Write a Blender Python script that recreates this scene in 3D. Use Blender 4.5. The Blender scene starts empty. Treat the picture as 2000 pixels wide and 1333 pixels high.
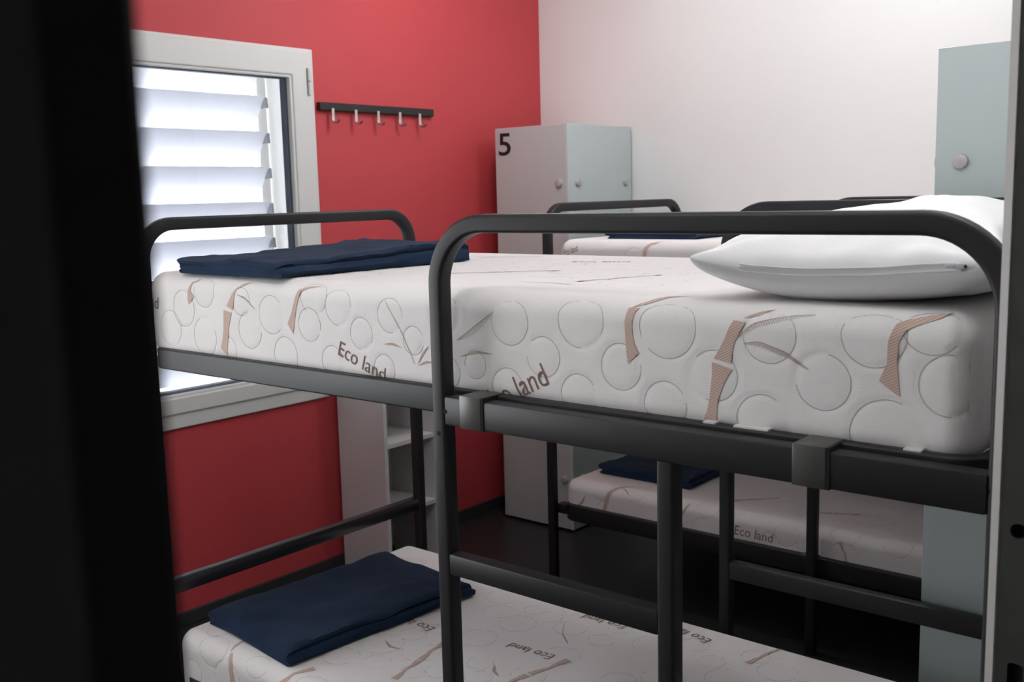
import bpy, bmesh, math, random
import numpy as np
from mathutils import Vector, Matrix, noise

scene = bpy.context.scene
COL = scene.collection
PI = math.pi
random.seed(7)

# ------------------------------------------------------------------ camera
EYE = 1.49                      # lens height above the floor
YAW, PITCH, ROLL = 0.6977, 0.14118, -0.02529
cy, sy, cp, sp = math.cos(YAW), math.sin(YAW), math.cos(PITCH), math.sin(PITCH)
fwd = Vector((-sy * cp, cy * cp, -sp))
right = Vector((cy, sy, 0.0))
down = fwd.cross(right)
cr, sr = math.cos(ROLL), math.sin(ROLL)
right, down = cr * right - sr * down, sr * right + cr * down
cam_data = bpy.data.cameras.new('camera')
cam = bpy.data.objects.new('camera', cam_data)
COL.objects.link(cam)
M = Matrix.Identity(4)
for i in range(3):
    M[i][0], M[i][1], M[i][2] = right[i], -down[i], -fwd[i]
M[2][3] = EYE
cam.matrix_world = M
cam_data.sensor_width = 36.0
cam_data.lens = 2016.0 / 2000.0 * 36.0
cam_data.clip_start = 0.02
cam_data.dof.use_dof = True
cam_data.dof.focus_distance = 2.0
cam_data.dof.aperture_fstop = 9.0
scene.camera = cam

# ------------------------------------------------------------------ world, lights, exposure
world = bpy.data.worlds.new('daylight')
scene.world = world
world.use_nodes = True
bg = world.node_tree.nodes['Background']
bg.inputs['Color'].default_value = (0.97, 0.98, 1.0, 1)
bg.inputs['Strength'].default_value = 6.5


# added fill lamps, all out of view: place, radius and radiance of the globe
FILL_LAMPS = {
    'back left': ((-2.30, 2.90, 2.43), 0.13, 20.5),
    'back right': ((-1.20, 3.20, 2.43), 0.13, 21.0),
    'front left': ((-1.40, 0.40, 2.43), 0.13, 23.0),
    'front right': ((-0.72, 1.22, 2.43), 0.13, 11.0),
    'wall': ((-0.385, 1.60, 1.90), 0.075, 14.0),
    'floor': ((-2.30, 0.60, 1.10), 0.10, 20.0),
}

scene.view_settings.view_transform = 'Standard'
scene.view_settings.look = 'None'
scene.view_settings.exposure = 0.0
scene.view_settings.gamma = 1.0
scene.view_settings.use_curve_mapping = False


# ------------------------------------------------------------------ materials
def mat(name, color, rough=0.6, metal=0.0, spec=0.5, coat=0.0, sheen=0.0, bump=None, mottle=None):
    m = bpy.data.materials.new(name)
    m.use_nodes = True
    nt = m.node_tree
    b = nt.nodes['Principled BSDF']
    b.inputs['Base Color'].default_value = (*color, 1)
    b.inputs['Roughness'].default_value = rough
    b.inputs['Metallic'].default_value = metal
    b.inputs['Specular IOR Level'].default_value = spec
    b.inputs['Coat Weight'].default_value = coat
    b.inputs['Coat Roughness'].default_value = 0.08
    b.inputs['Sheen Weight'].default_value = sheen
    tc = nt.nodes.new('ShaderNodeTexCoord')
    if bump:
        scale, strength, dist = bump
        n = nt.nodes.new('ShaderNodeTexNoise')
        n.inputs['Scale'].default_value = scale
        n.inputs['Detail'].default_value = 4
        bp = nt.nodes.new('ShaderNodeBump')
        bp.inputs['Strength'].default_value = strength
        bp.inputs['Distance'].default_value = dist
        nt.links.new(tc.outputs['Object'], n.inputs['Vector'])
        nt.links.new(n.outputs['Fac'], bp.inputs['Height'])
        nt.links.new(bp.outputs['Normal'], b.inputs['Normal'])
    if mottle:
        scale, amount = mottle
        n = nt.nodes.new('ShaderNodeTexNoise')
        n.inputs['Scale'].default_value = scale
        n.inputs['Detail'].default_value = 3
        mx = nt.nodes.new('ShaderNodeMix')
        mx.data_type = 'RGBA'
        mx.inputs['A'].default_value = (*color, 1)
        mx.inputs['B'].default_value = (*[c * (1 - amount) for c in color], 1)
        nt.links.new(tc.outputs['Object'], n.inputs['Vector'])
        nt.links.new(n.outputs['Fac'], mx.inputs['Factor'])
        nt.links.new(mx.outputs['Result'], b.inputs['Base Color'])
    return m


def mat_weave(name, color, light):
    """printed bamboo: fine diagonal weave of two tones"""
    m = mat(name, color, 0.85, spec=0.2)
    nt = m.node_tree
    b = nt.nodes['Principled BSDF']
    tc = nt.nodes.new('ShaderNodeTexCoord')
    mp = nt.nodes.new('ShaderNodeMapping')
    mp.inputs['Rotation'].default_value = (0, 0.5, 0)
    w = nt.nodes.new('ShaderNodeTexWave')
    w.wave_type = 'BANDS'
    w.bands_direction = 'Z'
    w.inputs['Scale'].default_value = 85
    w.inputs['Distortion'].default_value = 0.4
    mx = nt.nodes.new('ShaderNodeMix')
    mx.data_type = 'RGBA'
    mx.inputs['A'].default_value = (*color, 1)
    mx.inputs['B'].default_value = (*light, 1)
    nt.links.new(tc.outputs['Object'], mp.inputs['Vector'])
    nt.links.new(mp.outputs['Vector'], w.inputs['Vector'])
    nt.links.new(w.outputs['Fac'], mx.inputs['Factor'])
    nt.links.new(mx.outputs['Result'], b.inputs['Base Color'])
    return m


def mat_slat():
    m = bpy.data.materials.new('shutter_white')
    m.use_nodes = True
    nt = m.node_tree
    b = nt.nodes['Principled BSDF']
    b.inputs['Base Color'].default_value = (0.86, 0.865, 0.89, 1)
    b.inputs['Roughness'].default_value = 0.55
    t = nt.nodes.new('ShaderNodeBsdfTranslucent')
    t.inputs['Color'].default_value = (0.84, 0.86, 0.90, 1)
    mx = nt.nodes.new('ShaderNodeMixShader')
    mx.inputs['Fac'].default_value = 0.30
    nt.links.new(b.outputs[0], mx.inputs[1])
    nt.links.new(t.outputs[0], mx.inputs[2])
    nt.links.new(mx.outputs[0], nt.nodes['Material Output'].inputs['Surface'])
    return m


def mat_pane(name, tint):
    m = bpy.data.materials.new(name)
    m.use_nodes = True
    nt = m.node_tree
    nt.nodes.remove(nt.nodes['Principled BSDF'])
    t = nt.nodes.new('ShaderNodeBsdfTransparent')
    t.inputs['Color'].default_value = (*tint, 1)
    g = nt.nodes.new('ShaderNodeBsdfGlossy')
    g.inputs['Roughness'].default_value = 0.02
    f = nt.nodes.new('ShaderNodeFresnel')
    f.inputs['IOR'].default_value = 1.45
    mx = nt.nodes.new('ShaderNodeMixShader')
    nt.links.new(f.outputs[0], mx.inputs['Fac'])
    nt.links.new(t.outputs[0], mx.inputs[1])
    nt.links.new(g.outputs[0], mx.inputs[2])
    nt.links.new(mx.outputs[0], nt.nodes['Material Output'].inputs['Surface'])
    return m


MT = dict(
    red=mat('red_paint', (0.575, 0.060, 0.071), 0.65, bump=(220, 0.12, 0.002), mottle=(3, 0.05)),
    white=mat('white_paint', (0.80, 0.79, 0.785), 0.75, bump=(220, 0.10, 0.002)),
    greywall=mat('grey_paint', (0.34, 0.335, 0.33), 0.75),
    ceil=mat('ceiling_paint', (0.82, 0.81, 0.80), 0.8),
    floor=mat('dark_floor', (0.026, 0.027, 0.029), 0.38, bump=(60, 0.05, 0.002), mottle=(6, 0.3)),
    skirting=mat('grey_skirting', (0.035, 0.034, 0.035), 0.5),
    corridor=mat('corridor_paint', (0.20, 0.196, 0.192), 0.8),
    doorframe=mat('dark_door_frame', (0.030, 0.031, 0.034), 0.55),
    strike=mat('lock_plate_metal', (0.085, 0.09, 0.08), 0.6, metal=0.2, mottle=(30, 0.35)),
    strip=mat('pale_frame_edge', (0.44, 0.42, 0.40), 0.5, mottle=(40, 0.15)),
    metal=mat('anthracite_powder_coat', (0.018, 0.0182, 0.0205), 0.46, spec=0.34, bump=(600, 0.05, 0.0005)),
    gloss=mat('anthracite_glossy_copy', (0.018, 0.0182, 0.0205), 0.30, spec=0.9),  # same coat as the bed frame, made shinier for a bright foot rail top
    sleeve=mat('dull_bare_metal', (0.075, 0.074, 0.068), 0.36, metal=0.25),
    gap=mat('black_gap', (0.006, 0.006, 0.006), 0.9),
    fabric=mat('knit_ticking', (0.80, 0.775, 0.765), 0.9, spec=0.15, sheen=0.15, bump=(420, 0.35, 0.0012)),
    bamboo=mat_weave('bamboo_print', (0.48, 0.33, 0.27), (0.66, 0.52, 0.46)),
    leafprint=mat('leaf_print', (0.47, 0.38, 0.33), 0.9, spec=0.1),
    letter=mat('lettering_print', (0.22, 0.14, 0.125), 0.9, spec=0.1),
    stitch=mat('quilting_thread', (0.45, 0.42, 0.405), 0.9, spec=0.1),
    pillow=mat('white_cotton', (0.83, 0.82, 0.825), 0.9, spec=0.15, sheen=0.1, bump=(25, 0.18, 0.006)),
    zipper=mat('zip_plastic', (0.66, 0.67, 0.72), 0.4),
    navy=mat('navy_fleece', (0.020, 0.040, 0.082), 0.95, spec=0.05, sheen=0.06, bump=(160, 0.5, 0.002), mottle=(14, 0.35)),
    frame=mat('window_pvc', (0.70, 0.70, 0.68), 0.45),
    gasket=mat('rubber_gasket', (0.055, 0.075, 0.10), 0.6),
    greyplastic=mat('grey_plastic', (0.25, 0.26, 0.28), 0.5),
    slat=mat_slat(),
    pane=mat_pane('clear_glass', (0.96, 0.98, 0.98)),
    tinted=mat_pane('tinted_glass', (0.94, 0.95, 0.97)),
    blackbar=mat('black_lacquer', (0.012, 0.012, 0.012), 0.4),
    chrome=mat('satin_chrome', (0.62, 0.58, 0.56), 0.28, metal=1.0),
    board=mat('white_melamine', (0.66, 0.63, 0.63), 0.5),
    lockerbody=mat('locker_laminate', (0.62, 0.64, 0.63), 0.5),
    glassgrey=mat('milky_grey_glass', (0.50, 0.52, 0.515), 0.25, coat=0.3),
    glassgreen=mat('milky_green_glass', (0.50, 0.565, 0.565), 0.25, coat=0.3),
    glassedge=mat('pale_glass_edge', (0.52, 0.59, 0.57), 0.25),
    disc=mat('brushed_disc', (0.46, 0.455, 0.45), 0.45, metal=0.25),
    black=mat('black_vinyl', (0.012, 0.012, 0.012), 0.5),
    birch=mat('pale_bed_slat', (0.72, 0.69, 0.64), 0.6),

)


# ------------------------------------------------------------------ mesh helpers
class MB:
    """collects shapes into one bmesh; build() links them as one mesh object"""

    def __init__(self):
        self.bm = bmesh.new()
        self.mats = []

    def mi(self, m):
        if m not in self.mats:
            self.mats.append(m)
        return self.mats.index(m)

    def box(self, lo, hi, m, bevel=0.0, seg=2):
        before = set(self.bm.faces)
        r = bmesh.ops.create_cube(self.bm, size=1.0)
        vs = r['verts']
        lo, hi = Vector(lo), Vector(hi)
        c, s = (lo + hi) / 2, hi - lo
        for v in vs:
            v.co = Vector((c[k] + v.co[k] * s[k] for k in range(3)))
        if bevel > 0:
            es = list({e for v in vs for e in v.link_edges})
            bmesh.ops.bevel(self.bm, geom=es, offset=min(bevel, min(s) * 0.45), segments=seg, affect='EDGES', profile=0.5)
        k = self.mi(m)
        for f in self.bm.faces:
            if f not in before:
                f.material_index = k
        return self

    def prism(self, pts, depth_vec, m):
        """closed polygon (3-D points) extruded along depth_vec"""
        k = self.mi(m)
        d = Vector(depth_vec)
        a = [self.bm.verts.new(Vector(p)) for p in pts]
        b = [self.bm.verts.new(Vector(p) + d) for p in pts]
        n = len(pts)
        fs = [self.bm.faces.new(a), self.bm.faces.new(list(reversed(b)))]
        for i in range(n):
            fs.append(self.bm.faces.new((a[i], b[i], b[(i + 1) % n], a[(i + 1) % n])))
        for f in fs:
            f.material_index = k
        return self

    def cyl(self, c, axis, r, depth, m, seg=24, bevel=0.0):
        """cylinder from c along axis"""
        k = self.mi(m)
        ax = Vector(axis).normalized()
        u = ax.orthogonal().normalized()
        v = ax.cross(u)
        c = Vector(c)
        prof = [(0, r), (depth, r)] if bevel <= 0 else [(0, r), (depth - bevel, r), (depth - bevel * 0.3, r - bevel * 0.3), (depth, r - bevel)]
        rings = []
        for (z, rr) in prof:
            rings.append([self.bm.verts.new(c + ax * z + (u * math.cos(2 * PI * i / seg) + v * math.sin(2 * PI * i / seg)) * rr) for i in range(seg)])
        fs = [self.bm.faces.new(list(reversed(rings[0]))), self.bm.faces.new(rings[-1])]
        for a, b in zip(rings[:-1], rings[1:]):
            for i in range(seg):
                fs.append(self.bm.faces.new((a[i], a[(i + 1) % seg], b[(i + 1) % seg], b[i])))
        for f in fs:
            f.material_index = k
        return self

    def sweep(self, path, normal, w, d, m, closed=False, r=None, seg=4):
        """rounded-rectangle tube: w in the plane of the path, d along normal"""
        k = self.mi(m)
        N = Vector(normal).normalized()
        P = [Vector(p) for p in path]
        if r is None:
            r = min(w, d) * 0.22
        sec = []
        for (qx, qy, a0) in ((w / 2 - r, d / 2 - r, 0), (-(w / 2 - r), d / 2 - r, PI / 2), (-(w / 2 - r), -(d / 2 - r), PI), (w / 2 - r, -(d / 2 - r), 1.5 * PI)):
            for j in range(seg + 1):
                a = a0 + PI / 2 * j / seg
                sec.append((qx + r * math.cos(a), qy + r * math.sin(a)))
        rings = []
        n = len(P)
        for i in range(n):
            if closed:
                t0, t1 = (P[i] - P[i - 1]).normalized(), (P[(i + 1) % n] - P[i]).normalized()
            else:
                t0 = (P[i] - P[i - 1]).normalized() if i > 0 else (P[1] - P[0]).normalized()
                t1 = (P[i + 1] - P[i]).normalized() if i < n - 1 else t0
            t = (t0 + t1).normalized()
            s = N.cross(t).normalized()
            sc = 1.0 / max(0.4, t.dot(t0))
            rings.append([self.bm.verts.new(P[i] + s * x * sc + N * y) for (x, y) in sec])
        ns = len(sec)
        fs = []
        pairs = list(zip(rings[:-1], rings[1:])) + ([(rings[-1], rings[0])] if closed else [])
        for a, b in pairs:
            for i in range(ns):
                fs.append(self.bm.faces.new((a[i], a[(i + 1) % ns], b[(i + 1) % ns], b[i])))
        if not closed:
            fs.append(self.bm.faces.new(list(reversed(rings[0]))))
            fs.append(self.bm.faces.new(rings[-1]))
        for f in fs:
            f.material_index = k
        return self

    def build(self, name, parent=None, smooth=None):
        bmesh.ops.recalc_face_normals(self.bm, faces=self.bm.faces)
        me = bpy.data.meshes.new(name)
        self.bm.to_mesh(me)
        self.bm.free()
        return link(name, me, self.mats, parent, smooth)


def link(name, me, mats, parent=None, smooth=None):
    for m in mats:
        me.materials.append(m)
    if smooth is not None:
        me.polygons.foreach_set('use_smooth', [True] * len(me.polygons))
        if smooth < 179:
            me.set_sharp_from_angle(angle=math.radians(smooth))
    o = bpy.data.objects.new(name, me)
    COL.objects.link(o)
    if parent is not None:
        o.parent = parent
        o.matrix_parent_inverse = Matrix.Translation(-parent.location)
    return o


def thing(name, label, cat, loc, group=None):
    o = bpy.data.objects.new(name, None)
    o.location = loc
    o.empty_display_size = 0.1
    COL.objects.link(o)
    return tag(o, label, cat, group)


def tag(o, label, cat, group=None):
    o['label'] = label
    o['category'] = cat
    if group:
        o['group'] = group
    return o


def struct(o):
    o['kind'] = 'structure'
    return o


def arc(c, r, a0, a1, n, ax, ay):
    c, ax, ay = Vector(c), Vector(ax), Vector(ay)
    return [c + ax * (r * math.cos(a0 + (a1 - a0) * i / n)) + ay * (r * math.sin(a0 + (a1 - a0) * i / n)) for i in range(n + 1)]


def z(h):
    """height given relative to the lens"""
    return EYE + h


# ------------------------------------------------------------------ room shell
XR, YW, XD, YD = -3.16, 4.03, -0.29, -0.62      # red wall, white wall, door wall, lamp-side wall
HC = 2.66
DY0, DY1 = 0.104, 1.1215                            # door opening
XDC = -0.17                                       # corridor side of the door wall
struct(MB().box((XR - 0.3, YD - 0.1, -0.1), (1.2, YW + 0.1, 0.0), MT['floor']).build('floor'))
struct(MB().box((XR - 0.3, YD - 0.1, HC), (1.2, YW + 0.1, HC + 0.1), MT['ceil']).build('ceiling'))
struct(MB().box((XR - 0.3, YW, 0.0), (XD, YW + 0.1, HC), MT['white']).build('wall_back'))
struct(MB().box((XR - 0.3, YD - 0.1, 0.0), (XDC, YD, HC), MT['greywall']).build('wall_front'))
# red wall with two window openings: the louvred one in view, an added clear one out of view for more daylight
WY0, WY1, WZ0, WZ1 = 1.25, 2.585, z(-0.74), z(0.53)
VY0, VY1, VZ0, VZ1 = -0.48, 1.05, z(-1.05), z(0.53)
w = MB()
w.box((XR - 0.3, YD, 0), (XR, VY0, HC), MT['red'])
w.box((XR - 0.3, VY0, 0), (XR, VY1, VZ0), MT['red'])
w.box((XR - 0.3, VY0, VZ1), (XR, VY1, HC), MT['red'])
w.box((XR - 0.3, VY1, 0), (XR, WY0, HC), MT['red'])
w.box((XR - 0.3, WY1, 0), (XR, YW, HC), MT['red'])
w.box((XR - 0.3, WY0, 0), (XR, WY1, WZ0), MT['red'])
w.box((XR - 0.3, WY0, WZ1), (XR, WY1, HC), MT['red'])
struct(w.build('wall_left'))
# door wall: white to the room, corridor paint to the corridor
w = MB()
w.box((XD, YD, 0), (XDC, DY0 - 0.02, HC), MT['corridor'])
w.box((XD, DY1 + 0.03, 0), (XDC, YW, HC), MT['greywall'])
w.box((XD, DY0 - 0.02, 2.1), (XDC, DY1 + 0.03, HC), MT['white'])
struct(w.build('wall_right'))
# corridor shell
struct(MB().box((1.1, YD, 0), (1.2, YW, HC), MT['corridor']).build('wall_corridor'))
struct(MB().box((XDC, YD - 0.1, 0), (1.2, YD, HC), MT['corridor']).build('wall_corridor_near'))
struct(MB().box((XD, YW, 0), (1.2, YW + 0.1, HC), MT['corridor']).build('wall_corridor_far'))
# baseboards
struct(MB().box((XR, YD, 0), (XR + 0.012, YW, 0.052), MT['skirting'], 0.003).build('baseboard_left'))
struct(MB().box((XR, YW - 0.012, 0), (XD, YW, 0.052), MT['skirting'], 0.003).build('baseboard_back'))
# door frame, lens-left post
w = MB()
w.box((XD - 0.012, DY0 - 0.03, 0), (XDC, DY0, 2.1), MT['doorframe'], 0.003)
struct(w.build('trim_1'))
# door frame on the lock side: dark metal face with cut-outs and a pale edge strip
w = MB()
w.box((XD + 0.0105, DY1, 0), (XDC + 0.01, DY1 + 0.03, 2.1), MT['strike'])
jamb = w.build('trim_2')
cut = MB()
cut.cyl((-0.2625, DY1 - 0.01, z(-0.359)), (0, 1, 0), 0.0085, 0.03, MT['gap'], 24)
cut.box((-0.268, DY1 - 0.01, z(-0.56)), (-0.252, DY1 + 0.02, z(-0.503)), MT['gap'], 0.004)
cutter = cut.build('cutter')
md = jamb.modifiers.new('cut', 'BOOLEAN')
md.object = cutter
md.solver = 'EXACT'
dg = bpy.context.evaluated_depsgraph_get()
me2 = bpy.data.meshes.new_from_object(jamb.evaluated_get(dg))
jamb.modifiers.clear()
jamb.data = me2
bpy.data.objects.remove(cutter, do_unlink=True)
struct(jamb)
struct(MB().prism([(XD, DY1 + 0.028, 0), (XD - 0.001, DY1 + 0.004, 0), (XD + 0.008, DY1 - 0.001, 0), (XD + 0.0105, DY1 + 0.001, 0), (XD + 0.0105, DY1 + 0.028, 0)], (0, 0, 2.1), MT['strip']).build('trim_3'))

# ------------------------------------------------------------------ window
XF = XR + 0.022
OY0, OY1, OZ0, OZ1 = 1.32, 2.500, z(-0.655), z(0.449)    # clear opening of the sash
FY0, FY1, FZ0, FZ1 = 1.20, 2.618, z(-0.777), z(0.562)    # outer edge of the frame


def frame_ring(mb, x0, x1, outer, inner, m, bevel=0.004):
    """rectangular ring in the wall plane, one closed solid with softened edges"""
    k = mb.mi(m)
    old = set(mb.bm.verts)
    R = []
    for x in (x1, x0):
        for (y0, y1, z0, z1) in (outer, inner):
            R.append([mb.bm.verts.new((x, y, h)) for (y, h) in ((y0, z0), (y1, z0), (y1, z1), (y0, z1))])
    fo, fi, bo, bi = R
    fs = []
    for i in range(4):
        j = (i + 1) % 4
        for q in ((fo[i], fo[j], fi[j], fi[i]), (bo[j], bo[i], bi[i], bi[j]), (fo[j], fo[i], bo[i], bo[j]), (fi[i], fi[j], bi[j], bi[i])):
            fs.append(mb.bm.faces.new(q))
    for f in fs:
        f.material_index = k
        f.normal_update()
    es = [e for e in {e for f in fs for e in f.edges} if len(e.link_faces) == 2 and e.link_faces[0].normal.cross(e.link_faces[1].normal).length > 0.5]
    if bevel:
        bmesh.ops.bevel(mb.bm, geom=es, offset=bevel, segments=2, affect='EDGES', profile=0.5)
        for v in mb.bm.verts:
            if v not in old:
                for f in v.link_faces:
                    f.material_index = k


def make_window(name, F, O, glass):
    """outer frame ring F, casement ring around the clear opening O, gasket and glass"""
    (fy0, fy1, fz0, fz1), (oy0, oy1, oz0, oz1) = F, O
    win = bpy.data.objects.new(name, None)
    COL.objects.link(win)
    win.location = (XR, (fy0 + fy1) / 2, fz0)
    struct(win)
    mb = MB()
    frame_ring(mb, XR - 0.06, XF - 0.008, F, (fy0 + 0.05, fy1 - 0.05, fz0 + 0.055, fz1 - 0.05), MT['frame'])
    mb.build('window_frame', win)
    mb = MB()
    frame_ring(mb, XR - 0.05, XF, (fy0 + 0.012, fy1 - 0.012, fz0 + 0.052, fz1 - 0.012), (oy0 - 0.012, oy1 + 0.012, oz0 - 0.012, oz1 + 0.012), MT['frame'], 0.005)
    frame_ring(mb, XR - 0.03, XF - 0.006, (oy0 - 0.014, oy1 + 0.014, oz0 - 0.014, oz1 + 0.014), (oy0 - 0.002, oy1 + 0.002, oz0 - 0.002, oz1 + 0.002), MT['frame'], 0.003)
    sash = mb.build('sash', win)
    mb = MB()
    frame_ring(mb, XR - 0.034, XR - 0.004, (oy0 - 0.003, oy1 + 0.003, oz0 - 0.003, oz1 + 0.003), (oy0 + 0.004, oy1 - 0.007, oz0 + 0.001, oz1 - 0.001), MT['gasket'], 0.0)
    mb.build('gasket', sash)
    MB().box((XR - 0.032, oy0, oz0), (XR - 0.026, oy1, oz1), glass).build('pane', sash)
    return win


win = make_window('window_1', (FY0, FY1, FZ0, FZ1), (OY0, OY1, OZ0, OZ1), MT['tinted'])
make_window('added_window', (-0.51, 1.08, z(-1.085), FZ1), (-0.392, 0.962, z(-0.965), OZ1), MT['pane'])  # added window, unseen, sized to light the bed fronts from the left
mb = MB()
mb.cyl((XF + 0.005, 2.587, z(0.392)), (0, 0, 1), 0.0065, 0.047, MT['frame'], 16)
mb.cyl((XF + 0.005, 2.587, z(0.443)), (0, 0, 1), 0.0065, 0.047, MT['frame'], 16)
mb.cyl((XF + 0.005, 2.587, z(0.439)), (0, 0, 1), 0.0055, 0.004, MT['greyplastic'], 16)
mb.box((XF - 0.002, 2.578, z(0.392)), (XF + 0.003, 2.582, z(0.49)), MT['greyplastic'])
mb.build('hinge', win, 40)

mb = MB()
mb.box((XR - 0.3, WY1 - 0.012, WZ0), (XR - 0.06, WY1 + 0.001, WZ1), MT['frame'])
mb.box((XR - 0.3, WY0 - 0.001, WZ0), (XR - 0.06, WY0 + 0.012, WZ1), MT['frame'])
mb.box((XR - 0.3, WY0, WZ1 - 0.012), (XR - 0.06, WY1, WZ1 + 0.001), MT['frame'])
mb.box((XR - 0.34, WY0, WZ0 - 0.001), (XR - 0.06, WY1, WZ0 + 0.012), MT['frame'])
mb.build('reveal', win)

# louvred shutter outside the glass
SHY = 1.25
sh = thing('louvre_shutter', 'white louvred shutter with wide tilted slats, seen outside the window glass', 'shutter', (XR - 0.2, (WY0 + WY1) / 2, WZ0))
XS = XR - 0.125
mb = MB()
for ya, yb in ((SHY, SHY + 0.03), (2.525, 2.555)):
    mb.box((XS - 0.12, ya, WZ0), (XS - 0.075, yb, WZ1), MT['frame'], 0.004)
mb.box((XS - 0.12, SHY, WZ0), (XS - 0.075, 2.555, WZ0 + 0.02), MT['frame'], 0.003)
mb.build('shutter_frame', sh)
mb = MB()
mb.box((XS - 0.075, 2.497, WZ0), (XS - 0.055, 2.512, WZ1), MT['frame'], 0.002)
mb.build('pivot_rail', sh)
PITCH_S = 0.1325
for i in range(10):
    zt = z(0.524 - i * PITCH_S)
    zb = zt - 0.135
    prof = []
    n = 10
    for j in range(n + 1):
        t = j / n
        bow = 0.010 * math.sin(PI * t)
        prof.append((XS - 0.088 * t + bow * 0.83, zt + (zb - zt) * t + bow * 0.55))
    th = 0.006
    pts = [(x, SHY + 0.035, h) for x, h in prof] + [(x - th * 0.83, SHY + 0.035, h + th * 0.4) for x, h in reversed(prof)]
    sl = MB().prism(pts, (0, 2.488 - SHY - 0.035, 0), MT['slat']).build('slat', sh, 50)
    MB().prism([(XS + 0.003, 2.489, zt - 0.004), (XS + 0.007, 2.489, zt - 0.042), (XS - 0.034, 2.489, zt - 0.044)], (0, 0.012, 0), MT['greyplastic']).build('slat_clip', sl)

# ------------------------------------------------------------------ hook rail
hr = thing('hook_rail', 'black wall rail with five small metal hooks on the red wall', 'coat rack', (XR, 2.95, z(0.35)))
MB().box((XR, 2.637, z(0.338)), (XR + 0.022, 3.262, z(0.369)), MT['blackbar'], 0.003).build('rail', hr)
for yk in (2.697, 2.815, 2.935, 3.056, 3.172):
    h = MB()
    x0 = XR + 0.022
    path = [(x0 + 0.003, yk, z(0.347)), (x0 + 0.003, yk, z(0.315)), (x0 + 0.004, yk, z(0.302)), (x0 + 0.010, yk, z(0.293)), (x0 + 0.020, yk, z(0.290)), (x0 + 0.030, yk, z(0.294)), (x0 + 0.035, yk, z(0.303))]
    h.sweep(path, (0, 1, 0), 0.004, 0.014, MT['chrome'], r=0.0015)
    h.build('hook', hr, 40)


# ------------------------------------------------------------------ shelf unit
su = thing('shelf_unit', 'white open shelf unit standing against the red wall behind the near bunk', 'shelf', (XR + 0.14, 2.79, 0))
SX, SY0, SY1, ST = -2.881, 2.655, 2.945, z(-0.42)
MB().box((XR + 0.013, SY0, 0), (SX, SY0 + 0.018, ST), MT['board'], 0.001).build('side_panel', su)
MB().box((XR + 0.013, SY1 - 0.018, 0), (SX, SY1, ST), MT['board'], 0.001).build('side_panel', su)
MB().box((XR + 0.013, SY0 + 0.018, 0.02), (XR + 0.021, SY1 - 0.018, ST - 0.01), MT['board']).build('back_panel', su)
MB().box((XR + 0.013, SY0, ST), (SX, SY1, ST + 0.018), MT['board'], 0.001).build('top_panel', su)
for hz in (-0.692, -0.967, -1.243):
    MB().box((XR + 0.021, SY0 + 0.018, z(hz)), (SX - 0.001, SY1 - 0.018, z(hz) + 0.018), MT['board'], 0.001).build('shelf', su)


# ------------------------------------------------------------------ lockers
def disc(parent, c, axis):
    return MB().cyl(c, axis, 0.0165, 0.012, MT['disc'], 28, 0.003).build('fixing_disc', parent, 40)


X0, X1, Y0, Y1 = -3.03, -2.632, 3.533, 4.015
TOP = z(0.289)
lk = thing('locker', 'tall glass-clad locker numbered 5 in the corner by the red wall', 'locker', ((X0 + X1) / 2, (Y0 + Y1) / 2, 0), 'glass-clad lockers')
MB().box((X0 + 0.006, Y0 + 0.010, 0.012), (X1 - 0.010, Y1, TOP - 0.004), MT['lockerbody'], 0.002).build('body', lk)
gp = MB().box((X0, Y0, 0.012), (X1 - 0.009, Y0 + 0.009, TOP), MT['glassgrey'], 0.002).build('door', lk)
gs = MB().box((X1 - 0.009, Y0 + 0.001, 0.012), (X1, Y1, TOP), MT['glassgreen'], 0.002).build('side_panel', lk)
MB().box((X1 - 0.010, Y0 - 0.001, 0.012), (X1 + 0.0006, Y0 + 0.0025, TOP), MT['glassedge']).build('glass_edge', gs)
for hz in (0.0425, -1.254):
    disc(gp, (-2.677, Y0, z(hz)), (0, -1, 0))
    disc(gs, (X1, 3.602, z(hz)), (1, 0, 0))
    disc(gs, (X1, 3.967, z(hz)), (1, 0, 0))


def text_mesh(s, size, offset=0.0, extrude=0.0, shear=0.0):
    cu = bpy.data.curves.new('writing', 'FONT')
    cu.body = s
    cu.size = size
    cu.offset = offset
    cu.extrude = extrude
    cu.shear = shear
    cu.resolution_u = 5
    o = bpy.data.objects.new('writing', cu)
    COL.objects.link(o)
    dg = bpy.context.evaluated_depsgraph_get()
    me = bpy.data.meshes.new_from_object(o.evaluated_get(dg))
    bpy.data.objects.remove(o, do_unlink=True)
    return me


me = text_mesh('5', 0.142, 0.001, 0.0006)
xs = [v.co.x for v in me.vertices]
ys = [v.co.y for v in me.vertices]
sx, sz = 0.068 / (max(xs) - min(xs)), 0.097 / (max(ys) - min(ys))
for v in me.vertices:
    v.co = Vector((-3.009 + (v.co.x - min(xs)) * sx, Y0 - 0.0012 + v.co.z, z(0.1695) + (v.co.y - min(ys)) * sz))
num = link('number', me, [MT['black']], gp)

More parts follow.
